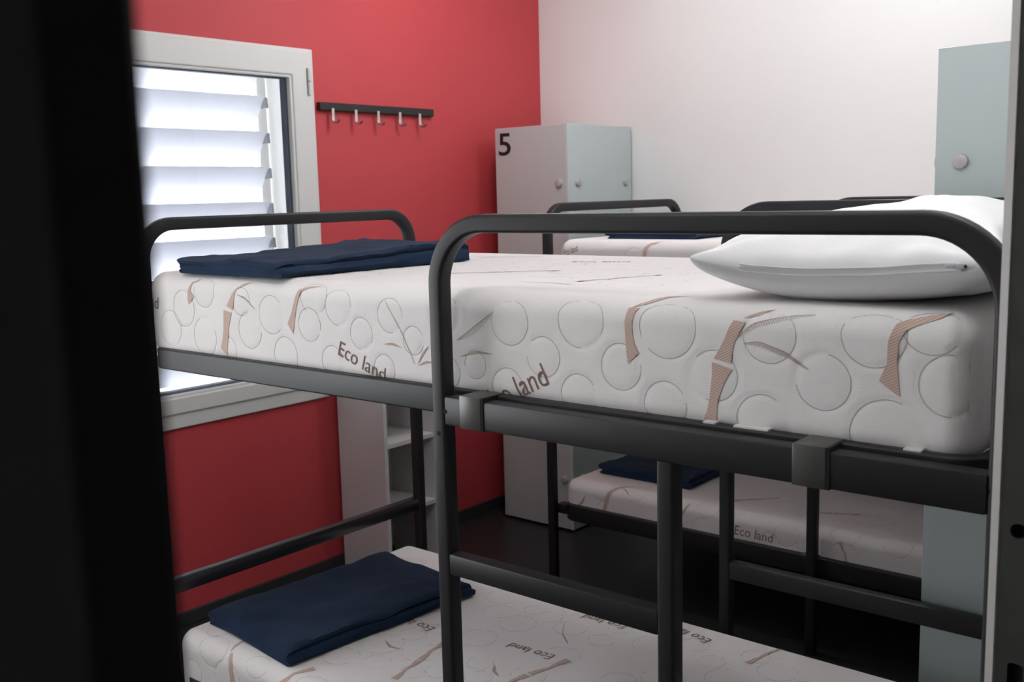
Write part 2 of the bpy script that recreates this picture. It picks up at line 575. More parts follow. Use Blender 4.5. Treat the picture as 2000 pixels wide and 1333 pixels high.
X0, X1, Y0, Y1 = -0.782, -0.312, 2.440, 2.842
lk2 = thing('locker', 'tall pale green glass locker at the right, between the two bunks', 'locker', ((X0 + X1) / 2, (Y0 + Y1) / 2, 0), 'glass-clad lockers')
MB().box((X0 + 0.010, Y0 + 0.010, 0.012), (X1, Y1, z(0.2955)), MT['lockerbody'], 0.002).build('body', lk2)
gs = MB().box((X0 + 0.001, Y0, 0.012), (X1, Y0 + 0.009, z(0.2995)), MT['glassgreen'], 0.002).build('side_panel', lk2)
gp = MB().box((X0, Y0 + 0.009, 0.012), (X0 + 0.009, Y1, z(0.2995)), MT['glassgrey'], 0.002).build('door', lk2)
for hz in (0.048, -1.25):
    disc(gs, (-0.724, Y0, z(hz)), (0, -1, 0))
    disc(gs, (-0.37, Y0, z(hz)), (0, -1, 0))
    disc(gp, (X0, Y0 + 0.05, z(hz)), (-1, 0, 0))

# ------------------------------------------------------------------ bunk beds
T = 0.0325                 # tube width
XFOOT, XHEAD = -2.376, -0.337
YM0, YM1 = 1.380, 2.352    # outer faces of the main frame
YG = 1.340                 # front face of the guard frame


def rounded_loop(x0, x1, y0, y1, zz, r, n=6):
    p = []
    for cx, cyy, a in ((x1 - r, y0 + r, -PI / 2), (x1 - r, y1 - r, 0), (x0 + r, y1 - r, PI / 2), (x0 + r, y0 + r, PI)):
        p += arc((cx, cyy, zz), r, a, a + PI / 2, n, (1, 0, 0), (0, 1, 0))
    return p


def guard(root, yc, xl, xr, dy, metal):
    """hoop over two posts in the plane y = yc"""
    zt = z(-0.0325) - T / 2
    R = 0.112
    zj = z(-0.43)
    path = [(xl, yc, zj), (xl, yc, zt - R - 0.05)] + arc((xl + R, yc, zt - R), R, PI, PI / 2, 14, (1, 0, 0), (0, 0, 1)) \
        + arc((xr - R, yc, zt - R), R, PI / 2, 0, 14, (1, 0, 0), (0, 0, 1)) + [(xr, yc, zt - R - 0.05), (xr, yc, zj)]
    MB().sweep(path, (0, 1, 0), T, T, metal).build('guard_hoop', root, 40)
    MB().sweep([(xl, yc, 0), (xl, yc, zj)], (0, 1, 0), T, T, metal).build('ladder_post', root, 40)
    MB().sweep([(xr, yc, 0), (xr, yc, zj)], (0, 1, 0), T, T, metal).build('leg', root, 40)


def make_bunk(label, dy, near):
    metal = MT['metal']
    root = thing('bunk_bed', label, 'bunk bed', (XFOOT, YM0 + dy, 0), 'bunk beds')
    y0, y1 = YM0 + dy, YM1 + dy
    zj = z(-0.43)
    # foot end: two legs joined by a hoop
    for yc in (y0 + T / 2, y1 - T / 2):
        MB().sweep([(XFOOT, yc, 0), (XFOOT, yc, zj)], (1, 0, 0), T, T, metal).build('leg', root, 40)
    ya, yb = y0 + T / 2, y1 - T / 2
    R = 0.09
    zt = z(-0.036) - T / 2
    path = [(XFOOT, ya, zj), (XFOOT, ya, zt - R - 0.05)] + arc((XFOOT, ya + R, zt - R), R, PI, PI / 2, 12, (0, 1, 0), (0, 0, 1)) \
        + arc((XFOOT, yb - R, zt - R), R, PI / 2, 0, 12, (0, 1, 0), (0, 0, 1)) + [(XFOOT, yb, zt - R - 0.05), (XFOOT, yb, zj)]
    MB().sweep(path, (1, 0, 0), T, T, metal).build('foot_hoop', root, 40)
    # lying frames with rounded corners and short joints to the legs
    for name, ztop, h, ins in (('upper_frame', -0.3575, 0.050, 0.0), ('lower_frame', -1.228 if near else -1.18, 0.062, 0.012)):
        f = MB()
        x0f, x1f = XFOOT + T / 2 + (0.006 if name == 'upper_frame' else 0.024), XHEAD - T / 2 - 0.006
        loop = rounded_loop(x0f + 0.0125, x1f - 0.0125, y0 + ins + 0.0125, y1 - ins - 0.0125, z(ztop) - h / 2, 0.05)
        f.sweep(loop, (0, 0, 1), 0.025, h, metal, closed=True, r=0.004)
        for yc in (y0 + 0.055, y1 - 0.055):
            f.box((XFOOT + T / 2 - 0.01, yc - 0.02, z(ztop) - h * 0.8), (x0f + 0.01, yc + 0.02, z(ztop) - h * 0.2), metal, 0.003)
            f.box((x1f - 0.01, yc - 0.02, z(ztop) - h * 0.8), (XHEAD - T / 2 + 0.01, yc + 0.02, z(ztop) - h * 0.2), metal, 0.003)
        if name == 'lower_frame':
            for k in range(9):
                xc = x0f + 0.12 + k * (x1f - x0f - 0.24) / 8
                f.box((xc - 0.02, y0 + ins + 0.02, z(ztop) - h), (xc + 0.02, y1 - ins - 0.02, z(ztop) - h + 0.015), metal, 0.002)
        f.build(name, root, 40)
    # pale slats carrying the upper mattress, white slat holders clipped on the rail
    for k in range(12):
        xa = -2.27 + k * 0.158
        MB().box((xa, y0 + 0.020, z(-0.400)), (xa + 0.06, y1 - 0.020, z(-0.3835)), MT['birch'], 0.002).build('slat', root)
    for (ua, ub) in ((1.550, 1.571), (1.602, 1.659), (1.857, 1.881)):
        MB().box((-2.33 + ua, y0 + 0.004, z(-0.366)), (-2.33 + ub, y0 + 0.030, z(-0.3545)), MT['board'], 0.001).build('slat_holder', root)
    # guard frame on the aisle side
    yg = YG + dy + T / 2
    guard(root, yg, -1.306, XHEAD, dy, metal)
    rail = MB()
    rail.box((-1.290, YG + dy, z(-0.4165)), (XHEAD - T / 2 + 0.001, YG + dy + 0.034, z(-0.3635)), metal, 0.004)
    rail.build('guard_rail', root, 40)
    for (xa, xb) in ((-1.250, -1.199), (-0.612, -0.562)):
        s = MB()
        s.box((xa, YG + dy - 0.0025, z(-0.4175)), (xb, YG + dy + 0.064, z(-0.3565)), MT['sleeve'], 0.002)
        s.box((xb, YG + dy - 0.0015, z(-0.417)), (xb + 0.005, YG + dy + 0.064, z(-0.3570)), MT['gap'])
        s.build('joint_sleeve', root, 40)
    for (xc, yc, zc) in ((-1.2885, YG + dy, -0.391), (-1.306, YG + dy, -0.434), (-0.357, YG + dy, -0.384)):
        MB().cyl((xc, yc + 0.004, z(zc)), (0, -1, 0), 0.0042, 0.0048, MT['gap'], 16).build('bolt_hole', root)
    xl2 = -0.8225
    MB().sweep([(xl2, yg, 0), (xl2, yg, z(-0.4165))], (0, 1, 0), T, T, metal).build('ladder_post', root, 40)
    MB().box((-1.292, YG + dy + 0.001, z(-0.705)), (xl2 - T / 2 + 0.002, YG + dy + 0.032, z(-0.664)), metal, 0.004).build('rung', root, 40)
    if near:
        MB().box((-1.292, YG + dy + 0.001, z(-1.045)), (xl2 - T / 2 + 0.002, YG + dy + 0.032, z(-1.004)), metal, 0.004).build('rung', root, 40)
        # far side of the near bunk: a second hoop and a low side rail
        yr = 2.370 + T / 2
        guard(root, yr, -1.272, XHEAD, dy, metal)
        MB().box((-1.257, 2.3705, z(-0.415)), (XHEAD - T / 2 + 0.001, 2.402, z(-0.364)), metal, 0.004).build('guard_rail', root, 40)
        MB().box((-1.257, 2.3705, z(-1.028)), (XHEAD - T / 2 + 0.001, 2.402, z(-0.980)), metal, 0.004).build('side_rail', root, 40)
        MB().box((XFOOT - 0.015, y0 + T - 0.002, z(-1.022)), (XFOOT + 0.015, y1 - T + 0.002, z(-0.982)), MT['gloss'], 0.003).build('foot_rail', root, 40)
    else:
        MB().box((-1.355, y0 + 0.006, z(-1.188)), (-1.305, y0 + 0.036, z(-1.1765)), MT['sleeve'], 0.001).build('slat_holder', root)
        yc = y1 - T / 2
        MB().sweep([(XHEAD, yc, 0), (XHEAD, yc, z(-0.25))], (1, 0, 0), T, T, metal).build('leg', root, 40)
    return root


DYF = 1.660
make_bunk('dark grey metal bunk bed nearest the doorway, with ladder posts in front', 0.0, True)
make_bunk('dark grey metal bunk bed standing farther back along the white wall', DYF, False)


# ------------------------------------------------------------------ mattresses
# pattern coordinates: u runs along the bed, v goes up the front face (height H) and on over the top
def make_mattress(name, label, org, L, W, H, r, circles, shapes, res_fine, seed):
    """rounded slab with quilted grooves, thread lines, printed bamboo, leaves and lettering in one mesh"""
    ox, oy, oz = org
    rb = r

    def surf(P, off):
        P = np.asarray(P, float)
        lo = np.array([rb, rb, rb])
        hi = np.array([L - rb, W - rb, H - rb])
        q = np.clip(P, lo, hi)
        d = P - q
        n = np.linalg.norm(d, axis=1)
        mx = np.abs(d).max(axis=1)
        ok = n > 1e-9
        nn = np.zeros_like(d)
        nn[ok] = d[ok] / n[ok][:, None]
        # flat faces sit at distance rb from the inner box
        return q + nn * (np.where(ok, rb, 0) + off)[:, None], nn

    def uv2box(u, v):
        u = np.asarray(u, float)
        v = np.asarray(v, float)
        y = np.where(v > H, v - H, 0.0)
        zz = np.minimum(v, H)
        return np.stack([u, y, zz], 1)

    verts, faces, mids = [], [], []
    base = 0

    def add(V, F, mi):
        nonlocal base
        verts.append(V)
        for f in F:
            faces.append([i + base for i in f])
            mids.append(mi)
        base += len(V)

    circ = np.array(circles, float)

    def groove(u, v):
        out = np.zeros(len(u))
        puff = np.zeros(len(u))
        for (cu, cv, rad) in circ:
            near = np.abs(u - cu) < rad + 0.03
            if not near.any():
                continue
            dd = np.hypot(u[near] - cu, v[near] - cv)
            out[near] = np.minimum(out[near], -0.0013 * np.exp(-((dd - rad) / 0.0040) ** 2))
            puff[near] = np.maximum(puff[near], 0.0005 * np.clip(1 - (dd / rad) ** 2, 0, 1))
        return out + puff

    def grid_axis(length, res):
        n1 = max(2, int(round(length / res)))
        core = np.linspace(rb, length - rb, n1)
        edge = rb * (1 - np.tan(np.linspace(PI / 4, 0, 7))[:-1])
        # equal arc steps in the rounded margin
        lo_e = edge
        return np.concatenate([lo_e, core, length - lo_e[::-1]])

    def face_grid(A, B, mapper, mi, uvfun):
        AA, BB = np.meshgrid(A, B, indexing='ij')
        P = mapper(AA.ravel(), BB.ravel())
        if uvfun is not None:
            u, v = uvfun(AA.ravel(), BB.ravel())
            off = groove(u, v)
        else:
            off = np.zeros(len(P))
        V, _ = surf(P, off)
        na, nb = len(A), len(B)
        F = []
        for i in range(na - 1):
            k = i * nb
            for j in range(nb - 1):
                F.append((k + j, k + j + 1, k + nb + j + 1, k + nb + j))
        add(V, F, mi)

    ax, ay, az = grid_axis(L, res_fine), grid_axis(W, res_fine * 1.3), grid_axis(H, res_fine)
    cx_, cyc, czc = grid_axis(L, 0.05), grid_axis(W, 0.05), grid_axis(H, 0.03)
    one = np.ones_like
    face_grid(ax, az, lambda a, b: np.stack([a, 0 * a, b], 1), 0, lambda a, b: (a, b))
    face_grid(ax, ay, lambda a, b: np.stack([a, b, 0 * a + H], 1), 0, lambda a, b: (a, H + b))
    face_grid(ax, czc, lambda a, b: np.stack([a, 0 * a + W, b], 1), 0, None)
    face_grid(ax, cyc, lambda a, b: np.stack([a, b, 0 * a], 1), 0, None)
    face_grid(ay, az, lambda a, b: np.stack([0 * a, a, b], 1), 0, None)
    face_grid(ay, az, lambda a, b: np.stack([0 * a + L, a, b], 1), 0, None)

    def poly(pts, mi, cuts=5, off=0.0009):
        bm = bmesh.new()
        f = bm.faces.new([bm.verts.new((p[0], p[1], 0)) for p in pts])
        bmesh.ops.triangulate(bm, faces=[f])
        for _ in range(2 if cuts > 2 else 1):
            bmesh.ops.subdivide_edges(bm, edges=bm.edges[:], cuts=2, use_grid_fill=True)
        bm.verts.index_update()
        uu = np.array([v.co.x for v in bm.verts])
        vv = np.array([v.co.y for v in bm.verts])
        V, _ = surf(uv2box(uu, vv), np.full(len(uu), off) + np.maximum(groove(uu, vv), 0))
        add(V, [[v.index for v in f.verts] for f in bm.faces], mi)
        bm.free()

    def ribbon(pts, w, mi, off=0.0007):
        pts = np.array(pts, float)
        t = np.gradient(pts, axis=0)
        t /= np.linalg.norm(t, axis=1)[:, None] + 1e-12
        n = np.stack([-t[:, 1], t[:, 0]], 1)
        ww = np.asarray(w) * np.ones(len(pts))
        a = pts + n * ww[:, None] / 2
        b = pts - n * ww[:, None] / 2
        P = np.concatenate([a, b])
        g = groove(P[:, 0], P[:, 1])
        V, _ = surf(uv2box(P[:, 0], P[:, 1]), off + g)
        k = len(pts)
        add(V, [(i, i + 1, k + i + 1, k + i) for i in range(k - 1)], mi)

    rng = random.Random(seed)
    for (cu, cv, rad) in circles:
        a0 = rng.uniform(0, 2 * PI)
        span = rng.uniform(1.35, 2.0) * PI
        a = np.linspace(a0, a0 + span, 44)
        p = np.stack([cu + rad * np.cos(a), cv + rad * np.sin(a)], 1)
        ok = (p[:, 0] > rb * 0.6) & (p[:, 0] < L - rb * 0.6) & (p[:, 1] > 0.012) & (p[:, 1] < H + W - rb)
        run = []
        for q, k in zip(p, ok):
            if k:
                run.append(q)
            else:
                if len(run) > 3:
                    ribbon(run, 0.0012, 4)
                run = []
        if len(run) > 3:
            ribbon(run, 0.0012, 4)
    for sh_ in shapes:
        kind = sh_[0]
        if kind == 'poly':
            poly(sh_[1], 1)
        elif kind == 'line':
            pts = sh_[1]
            dense = []
            for (a, b) in zip(pts[:-1], pts[1:]):
                for k in range(8):
                    dense.append((a[0] + (b[0] - a[0]) * k / 8, a[1] + (b[1] - a[1]) * k / 8))
            dense.append(pts[-1])
            n = len(dense)
            wmax = sh_[2]
            ribbon(dense, [max(0.0006, wmax * math.sin(PI * min(0.98, max(0.04, k / (n - 1))))) for k in range(n)], sh_[3])
        elif kind == 'stalk':           # bamboo stalk along a line, flaring at both ends of every segment
            _, p0, p1, w_, nseg = sh_
            p0, p1 = np.array(p0, float), np.array(p1, float)
            t = (p1 - p0)
            ln = np.linalg.norm(t)
            t /= ln
            nrm = np.array([-t[1], t[0]])
            for k in range(nseg):
                a = p0 + t * ln * (k / nseg + 0.01)
                b = p0 + t * ln * ((k + 1) / nseg - 0.015)
                m_ = (a + b) / 2 + nrm * 0.004
                ws = [1.0, 0.55, 0.42, 0.55, 1.0]
                mids_ = [a, a * 0.7 + b * 0.3, m_, a * 0.3 + b * 0.7, b]
                lft = [mids_[j] + nrm * w_ * ws[j] / 2 for j in range(5)]
                rgt = [mids_[j] - nrm * w_ * ws[j] / 2 for j in range(5)]
                poly([tuple(q) for q in lft] + [tuple(q) for q in reversed(rgt)], 1)
        elif kind == 'leaf':            # hatched leaf: upper edge line and short ticks
            pts, wd = np.array(sh_[1], float), sh_[2]
            s = np.linspace(0, 1, 40)
            seg = np.concatenate([[0], np.cumsum(np.linalg.norm(np.diff(pts, axis=0), axis=1))])
            seg /= seg[-1]
            sp = np.stack([np.interp(s, seg, pts[:, 0]), np.interp(s, seg, pts[:, 1])], 1)
            for _ in range(6):
                sp[1:-1] = (sp[:-2] + 2 * sp[1:-1] + sp[2:]) / 4
            ribbon(sp, 0.0010, 2)
            length = np.linalg.norm(np.diff(sp, axis=0), axis=1).sum()
            nt = int(length / 0.0038)
            for k in range(1, nt):
                i = k / nt
                q = np.array([np.interp(i, s, sp[:, 0]), np.interp(i, s, sp[:, 1])])
                h_ = wd * math.sin(PI * i) ** 0.7
                ribbon([q, q + np.array([h_ * 0.35, -h_ * 0.5]), q + np.array([h_ * 0.7, -h_])], 0.0012, 2)
        elif kind == 'text':
            _, s_, pos, ang, height, shear, flat = sh_
            me = text_mesh(s_, height * 1.38, -height * 0.006, 0, shear)
            ca, sa = math.cos(ang), math.sin(ang)
            tb = bmesh.new()
            tb.from_mesh(me)
            bmesh.ops.triangulate(tb, faces=tb.faces[:])
            for _ in range(3):
                long_ = [e for e in tb.edges if e.calc_length() > 0.007]
                if not long_:
                    break
                bmesh.ops.subdivide_edges(tb, edges=long_, cuts=1)
                bmesh.ops.triangulate(tb, faces=tb.faces[:])
            tb.to_mesh(me)
            tb.free()
            xs = np.array([v.co.x for v in me.vertices]) * flat
            ys = np.array([v.co.y for v in me.vertices])
            u = pos[0] + xs * ca - ys * sa
            v = pos[1] + xs * sa + ys * ca
            keep = v > -0.02
            V, _ = surf(uv2box(u, np.maximum(v, 0.006)), np.full(len(u), 0.0010))
            F = [list(f.vertices) for f in me.polygons if all(keep[i] for i in f.vertices)]
            add(V, F, 3)
            bpy.data.meshes.remove(me)
    V = np.concatenate(verts)
    # gentle sag and waviness of the whole slab
    me = bpy.data.meshes.new(name)
    me.from_pydata(V.tolist(), [], faces)
    me.polygons.foreach_set('material_index', mids)
    me.polygons.foreach_set('use_smooth', [True] * len(mids))
    for k in ('fabric', 'bamboo', 'leafprint', 'letter', 'stitch'):
        me.materials.append(MT[k])
    bm = bmesh.new()
    bm.from_mesh(me)
    fab = [f for f in bm.faces if f.material_index == 0]
    bmesh.ops.remove_doubles(bm, verts=list({v for f in fab for v in f.verts}), dist=0.0002)
    bmesh.ops.recalc_face_normals(bm, faces=[f for f in bm.faces if f.material_index == 0])
    bm.to_mesh(me)
    bm.free()
    o = bpy.data.objects.new(name, me)
    o.location = org
    COL.objects.link(o)
    return tag(o, label, 'mattress', 'bamboo print mattresses')


def scatter_circles(existing, u0, u1, v0, v1, n, seed):
    rng = random.Random(seed)
    out = list(existing)
    tries = 0
    while len(out) < n + len(existing) and tries < 6000:
        tries += 1
        c = (rng.uniform(u0, u1), rng.uniform(v0, v1), rng.uniform(0.030, 0.055))
        if all(math.hypot(c[0] - e[0], c[1] - e[1]) > (c[2] + e[2]) * 0.92 for e in out):
            out.append(c)
    return out


front = [(1.154, .135, .042), (1.31, .147, .047), (1.229, .078, .036), (1.391, .075, .039), (1.479, .147, .051), (1.304, .018, .037), (1.475, .020, .039), (1.562, .076, .040),
         (1.146, .014, .037), (1.069, .05, .026), (1.643, .013, .042), (1.737, .083, .041), (1.83, .014, .053), (1.913, .094, .042), (1.808, .156, .046), (1.887, .176, .042), (1.653, .145, .042),
         (.214, .154, .040), (.126, .107, .044), (.064, .055, .044), (.208, .043, .045), (.386, .071, .042), (.511, .024, .040), (.613, .160, .042), (.597, .096, .036), (.692, .14, .040),
         (.76, .088, .033), (.846, .13, .035), (.909, .084, .028), (.824, .02, .030), (.667, .022, .034), (.358, .135, .033), (.467, .110, .043), (.995, .14, .036), (1.00, .03, .030), (.30, .02, .03)]
DIP = 0.022            # depth the upper mattresses sink behind the rails
H1 = 0.190 + DIP
shapes_front = [
    ('poly', [(1.404, .178), (1.424, .178), (1.417, .165), (1.414, .144), (1.417, .118), (1.426, .1), (1.406, .081), (1.402, .111), (1.400, .150)]),
    ('line', [(1.406, .176), (1.430, .195), (1.462, .225), (1.50, .26)], 0.010, 1),
    ('poly', [(1.595, .165), (1.615, .162), (1.605, .145), (1.596, .126), (1.592, .098), (1.578, .101), (1.563, .103), (1.573, .120), (1.580, .133), (1.587, .150)]),
    ('line', [(1.612, .170), (1.632, .182), (1.655, .200)], 0.008, 1),
    ('poly', [(1.56, .097), (1.576, .093), (1.594, .089), (1.587, .077), (1.58, .064), (1.57, .038), (1.567, .004), (1.545, .004), (1.552, .022), (1.556, .042), (1.560, .076)]),
    ('poly', [(1.838, .179), (1.852, .192), (1.875, .205), (1.905, .22), (1.892, .198), (1.871, .179), (1.852, .166), (1.843, .147), (1.842, .116), (1.847, .073), (1.832, .083), (1.818, .093), (1.828, .118), (1.829, .148)]),
    ('leaf', [(1.612, .130), (1.637, .135), (1.68, .122), (1.716, .099)], 0.010),
    ('leaf', [(1.601, .137), (1.626, .161), (1.684, .182), (1.72, .19)], 0.008),
    ('poly', [(.377, .178), (.395, .195), (.362, .180), (.341, .160), (.330, .125), (.326, .113), (.315, .117), (.303, .122), (.315, .135), (.327, .150), (.345, .168)]),
    ('poly', [(.291, .111), (.307, .109), (.322, .107), (.308, .075), (.301, .041), (.293, .003), (.271, .021), (.280, .042), (.286, .065)]),
    ('poly', [(.64, .19), (.60, .180), (.572, .166), (.558, .130), (.549, .101), (.543, .072), (.534, .083), (.525, .094), (.540, .118), (.552, .145), (.563, .172), (.60, .186)]),
    ('poly', [(.180, .178), (.190, .196), (.166, .172), (.160, .151), (.173, .137), (.162, .127), (.151, .117), (.147, .130), (.150, .151), (.162, .178)]),
    ('leaf', [(.911, .039), (.875, .103), (.833, .161)], 0.009),
    ('line', [(.827, .071), (.85, .073), (.878, .068)], 0.005, 2),
    ('line', [(.921, .039), (.935, .060), (.952, .077)], 0.005, 2),
    ('line', [(.921, .036), (.945, .045), (.965, .046)], 0.004, 2),
    ('leaf', [(1.026, .093), (1.072, .123), (1.117, .152)], 0.009),
    ('line', [(1.030, .062), (1.075, .075), (1.114, .074)], 0.004, 2),
    ('leaf', [(.345, .150), (.375, .145), (.41, .120)], 0.006),
    ('text', 'Eco land', (0.683, 0.040), -0.33, 0.033, 0.0, 0.95),
    ('text', 'Eco land', (1.095, -0.040), 0.45, 0.043, 0.0, 0.82),
    ('text', 'Eco land', (-0.118, 0.115), -0.12, 0.032, 0.0, 0.9),
]
top_lines = [
    ('stalk', (0.75, 0.45), (0.95, 0.62), 0.012, 2), ('stalk', (1.15, 0.40), (1.22, 0.60), 0.010, 2), ('leaf', [(1.05, .35), (1.12, .36), (1.2, .33)], 0.008),
    ('stalk', (0.35, 0.9), (0.6, 1.0), 0.012, 2), ('text', 'Eco land', (0.80, 0.85), 0.3, 0.032, 0.0, 1.0),
]
c1 = scatter_circles(front, 0.05, 1.9, 0.26, 1.05, 60, 3)
def raised(shapes, d, du=0.0):
    """pattern measured from the rail, moved up by the depth the slab sinks"""
    out = []
    for s_ in shapes:
        s_ = list(s_)
        if s_[0] in ('poly', 'line', 'leaf'):
            s_[1] = [(p[0] + du, p[1] + d) for p in s_[1]]
        elif s_[0] == 'text':
            s_[2] = (s_[2][0] + du, s_[2][1] + d)
        elif s_[0] == 'stalk':
            s_[1], s_[2] = (s_[1][0] + du, s_[1][1] + d), (s_[2][0] + du, s_[2][1] + d)
        out.append(tuple(s_))
    return out


c1 = [(c[0] + 0.040, c[1] + DIP, c[2]) for c in c1]
make_mattress('mattress', 'white bamboo print mattress on the upper level of the near bunk, carrying the pillow', (-2.370, 1.396, z(-0.36) - DIP), 1.985, 0.940, H1, 0.042, c1, raised(shapes_front + top_lines, DIP, 0.040), 0.0065, 11)

# lower mattress of the near bunk (lies inside the frame)
HL = 0.190
shapes_low = [
    ('text', 'Eco land', (0.886, 0.604), PI + 0.05, 0.031, 0.1, 0.92),
    ('text', 'Eco land', (0.545, 0.548), PI - 0.02, 0.031, 0.1, 0.92),
    ('text', 'Eco land', (1.140, 0.900), PI - 0.15, 0.031, 0.1, 0.92),
    ('text', 'Eco land', (0.930, 0.850), PI + 0.05, 0.031, 0.1, 0.92),
    ('text', 'Eco land', (1.16, 0.50), PI + 0.05, 0.031, 0.1, 0.92),
    ('stalk', (0.662, 0.285), (0.618, 0.50), 0.018, 2),
    ('stalk', (0.395, 0.02), (0.474, 0.215), 0.020, 2),
    ('poly', [(.224, .145), (.232, .110), (.238, .080), (.236, .055), (.262, .020), (.280, .020), (.268, .050), (.255, .075), (.248, .105), (.232, .150)]),
    ('line', [(.222, .150), (.205, .215)], 0.008, 1),
    ('stalk', (0.922, 0.605), (0.865, 0.37), 0.020, 2),
    ('stalk', (1.262, 0.835), (1.298, 0.985), 0.016, 1),
    ('leaf', [(.789, .765), (.815, .72), (.868, .673)], 0.010),
    ('line', [(.797, .482), (.818, .455), (.847, .439)], 0.009, 2),
    ('line', [(.49, .42), (.53, .40), (.57, .41)], 0.008, 2),
    ('stalk', (1.10, 0.30), (1.16, 0.47), 0.018, 2),
    ('stalk', (1.45, 0.60), (1.50, 0.80), 0.016, 2),
]
def onto_lower(p):
    """measured on a plane 24 mm higher: carried over to the real top of the slab"""
    return ((p[0] - 2.31) * 1.022 + 2.358, (p[1] + 1.23) * 1.022 - 1.21)


for k_, s_ in enumerate(shapes_low):
    s_ = list(s_)
    if s_[0] in ('poly', 'line', 'leaf'):
        s_[1] = [onto_lower(p) for p in s_[1]]
    elif s_[0] == 'text':
        s_[2] = onto_lower(s_[2])
    else:
        s_[1], s_[2] = onto_lower(s_[1]), onto_lower(s_[2])
    shapes_low[k_] = tuple(s_)
c2 = scatter_circles([], 0.06, 1.84, 0.05, 0.95, 110, 5)
make_mattress('mattress', 'white bamboo print mattress on the lower level of the near bunk, under its blanket', (-2.358, 1.400, z(-1.302)), 1.965, 0.860, HL, 0.042, c2, shapes_low, 0.009, 12)

shapes_far_low = [
    ('poly', [(.165, .05), (.190, .05), (.196, .10), (.215, .165), (.238, .205), (.262, .225), (.290, .25), (.250, .228), (.222, .205), (.200, .170), (.180, .10)]),
    ('line', [(.24, .222), (.272, .205), (.30, .170)], 0.007, 2),
    ('text', 'Eco land', (0.722, 0.112), -0.03, 0.034, 0.1, 0.9),
    ('stalk', (1.095, 0.16), (1.125, 0.08), 0.012, 1),
    ('stalk', (0.66, 0.30), (0.78, 0.42), 0.014, 2),
    ('stalk', (0.92, 0.32), (1.08, 0.40), 0.014, 2),
    ('line', [(.50, .10), (.53, .16), (.55, .21)], 0.008, 2),
    ('line', [(.06, .09), (.085, .11), (.10, .14)], 0.010, 2),
]
c3 = scatter_circles([], 0.06, 1.84, 0.03, 0.85, 70, 6)
make_mattress('mattress', 'white bamboo print mattress on the lower level of the farther bunk', (-2.335, 3.075, z(-1.238)), 1.925, 0.850, HL - 0.040, 0.042, [(c[0], c[1] - 0.040, c[2]) for c in c3], raised(shapes_far_low, -0.040), 0.012, 13)

shapes_far_up = [
    ('text', 'Eco land', (0.030, 0.128), 0.32, 0.026, 0.1, 0.55),
    ('poly', [(.362, .04), (.392, .04), (.384, .10), (.388, .15), (.402, .180), (.440, .215), (.396, .195), (.374, .160), (.368, .10)]),
    ('stalk', (0.95, 0.05), (0.93, 0.20), 0.018, 2),
]
c4 = scatter_circles([], 0.06, 1.84, 0.03, 0.95, 60, 8)
make_mattress('mattress', 'white bamboo print mattress on the upper level of the farther bunk', (-2.330, 1.396 + DYF, z(-0.36) - DIP), 1.945, 0.925, H1, 0.042, c4, raised(shapes_far_up, DIP), 0.012, 14)


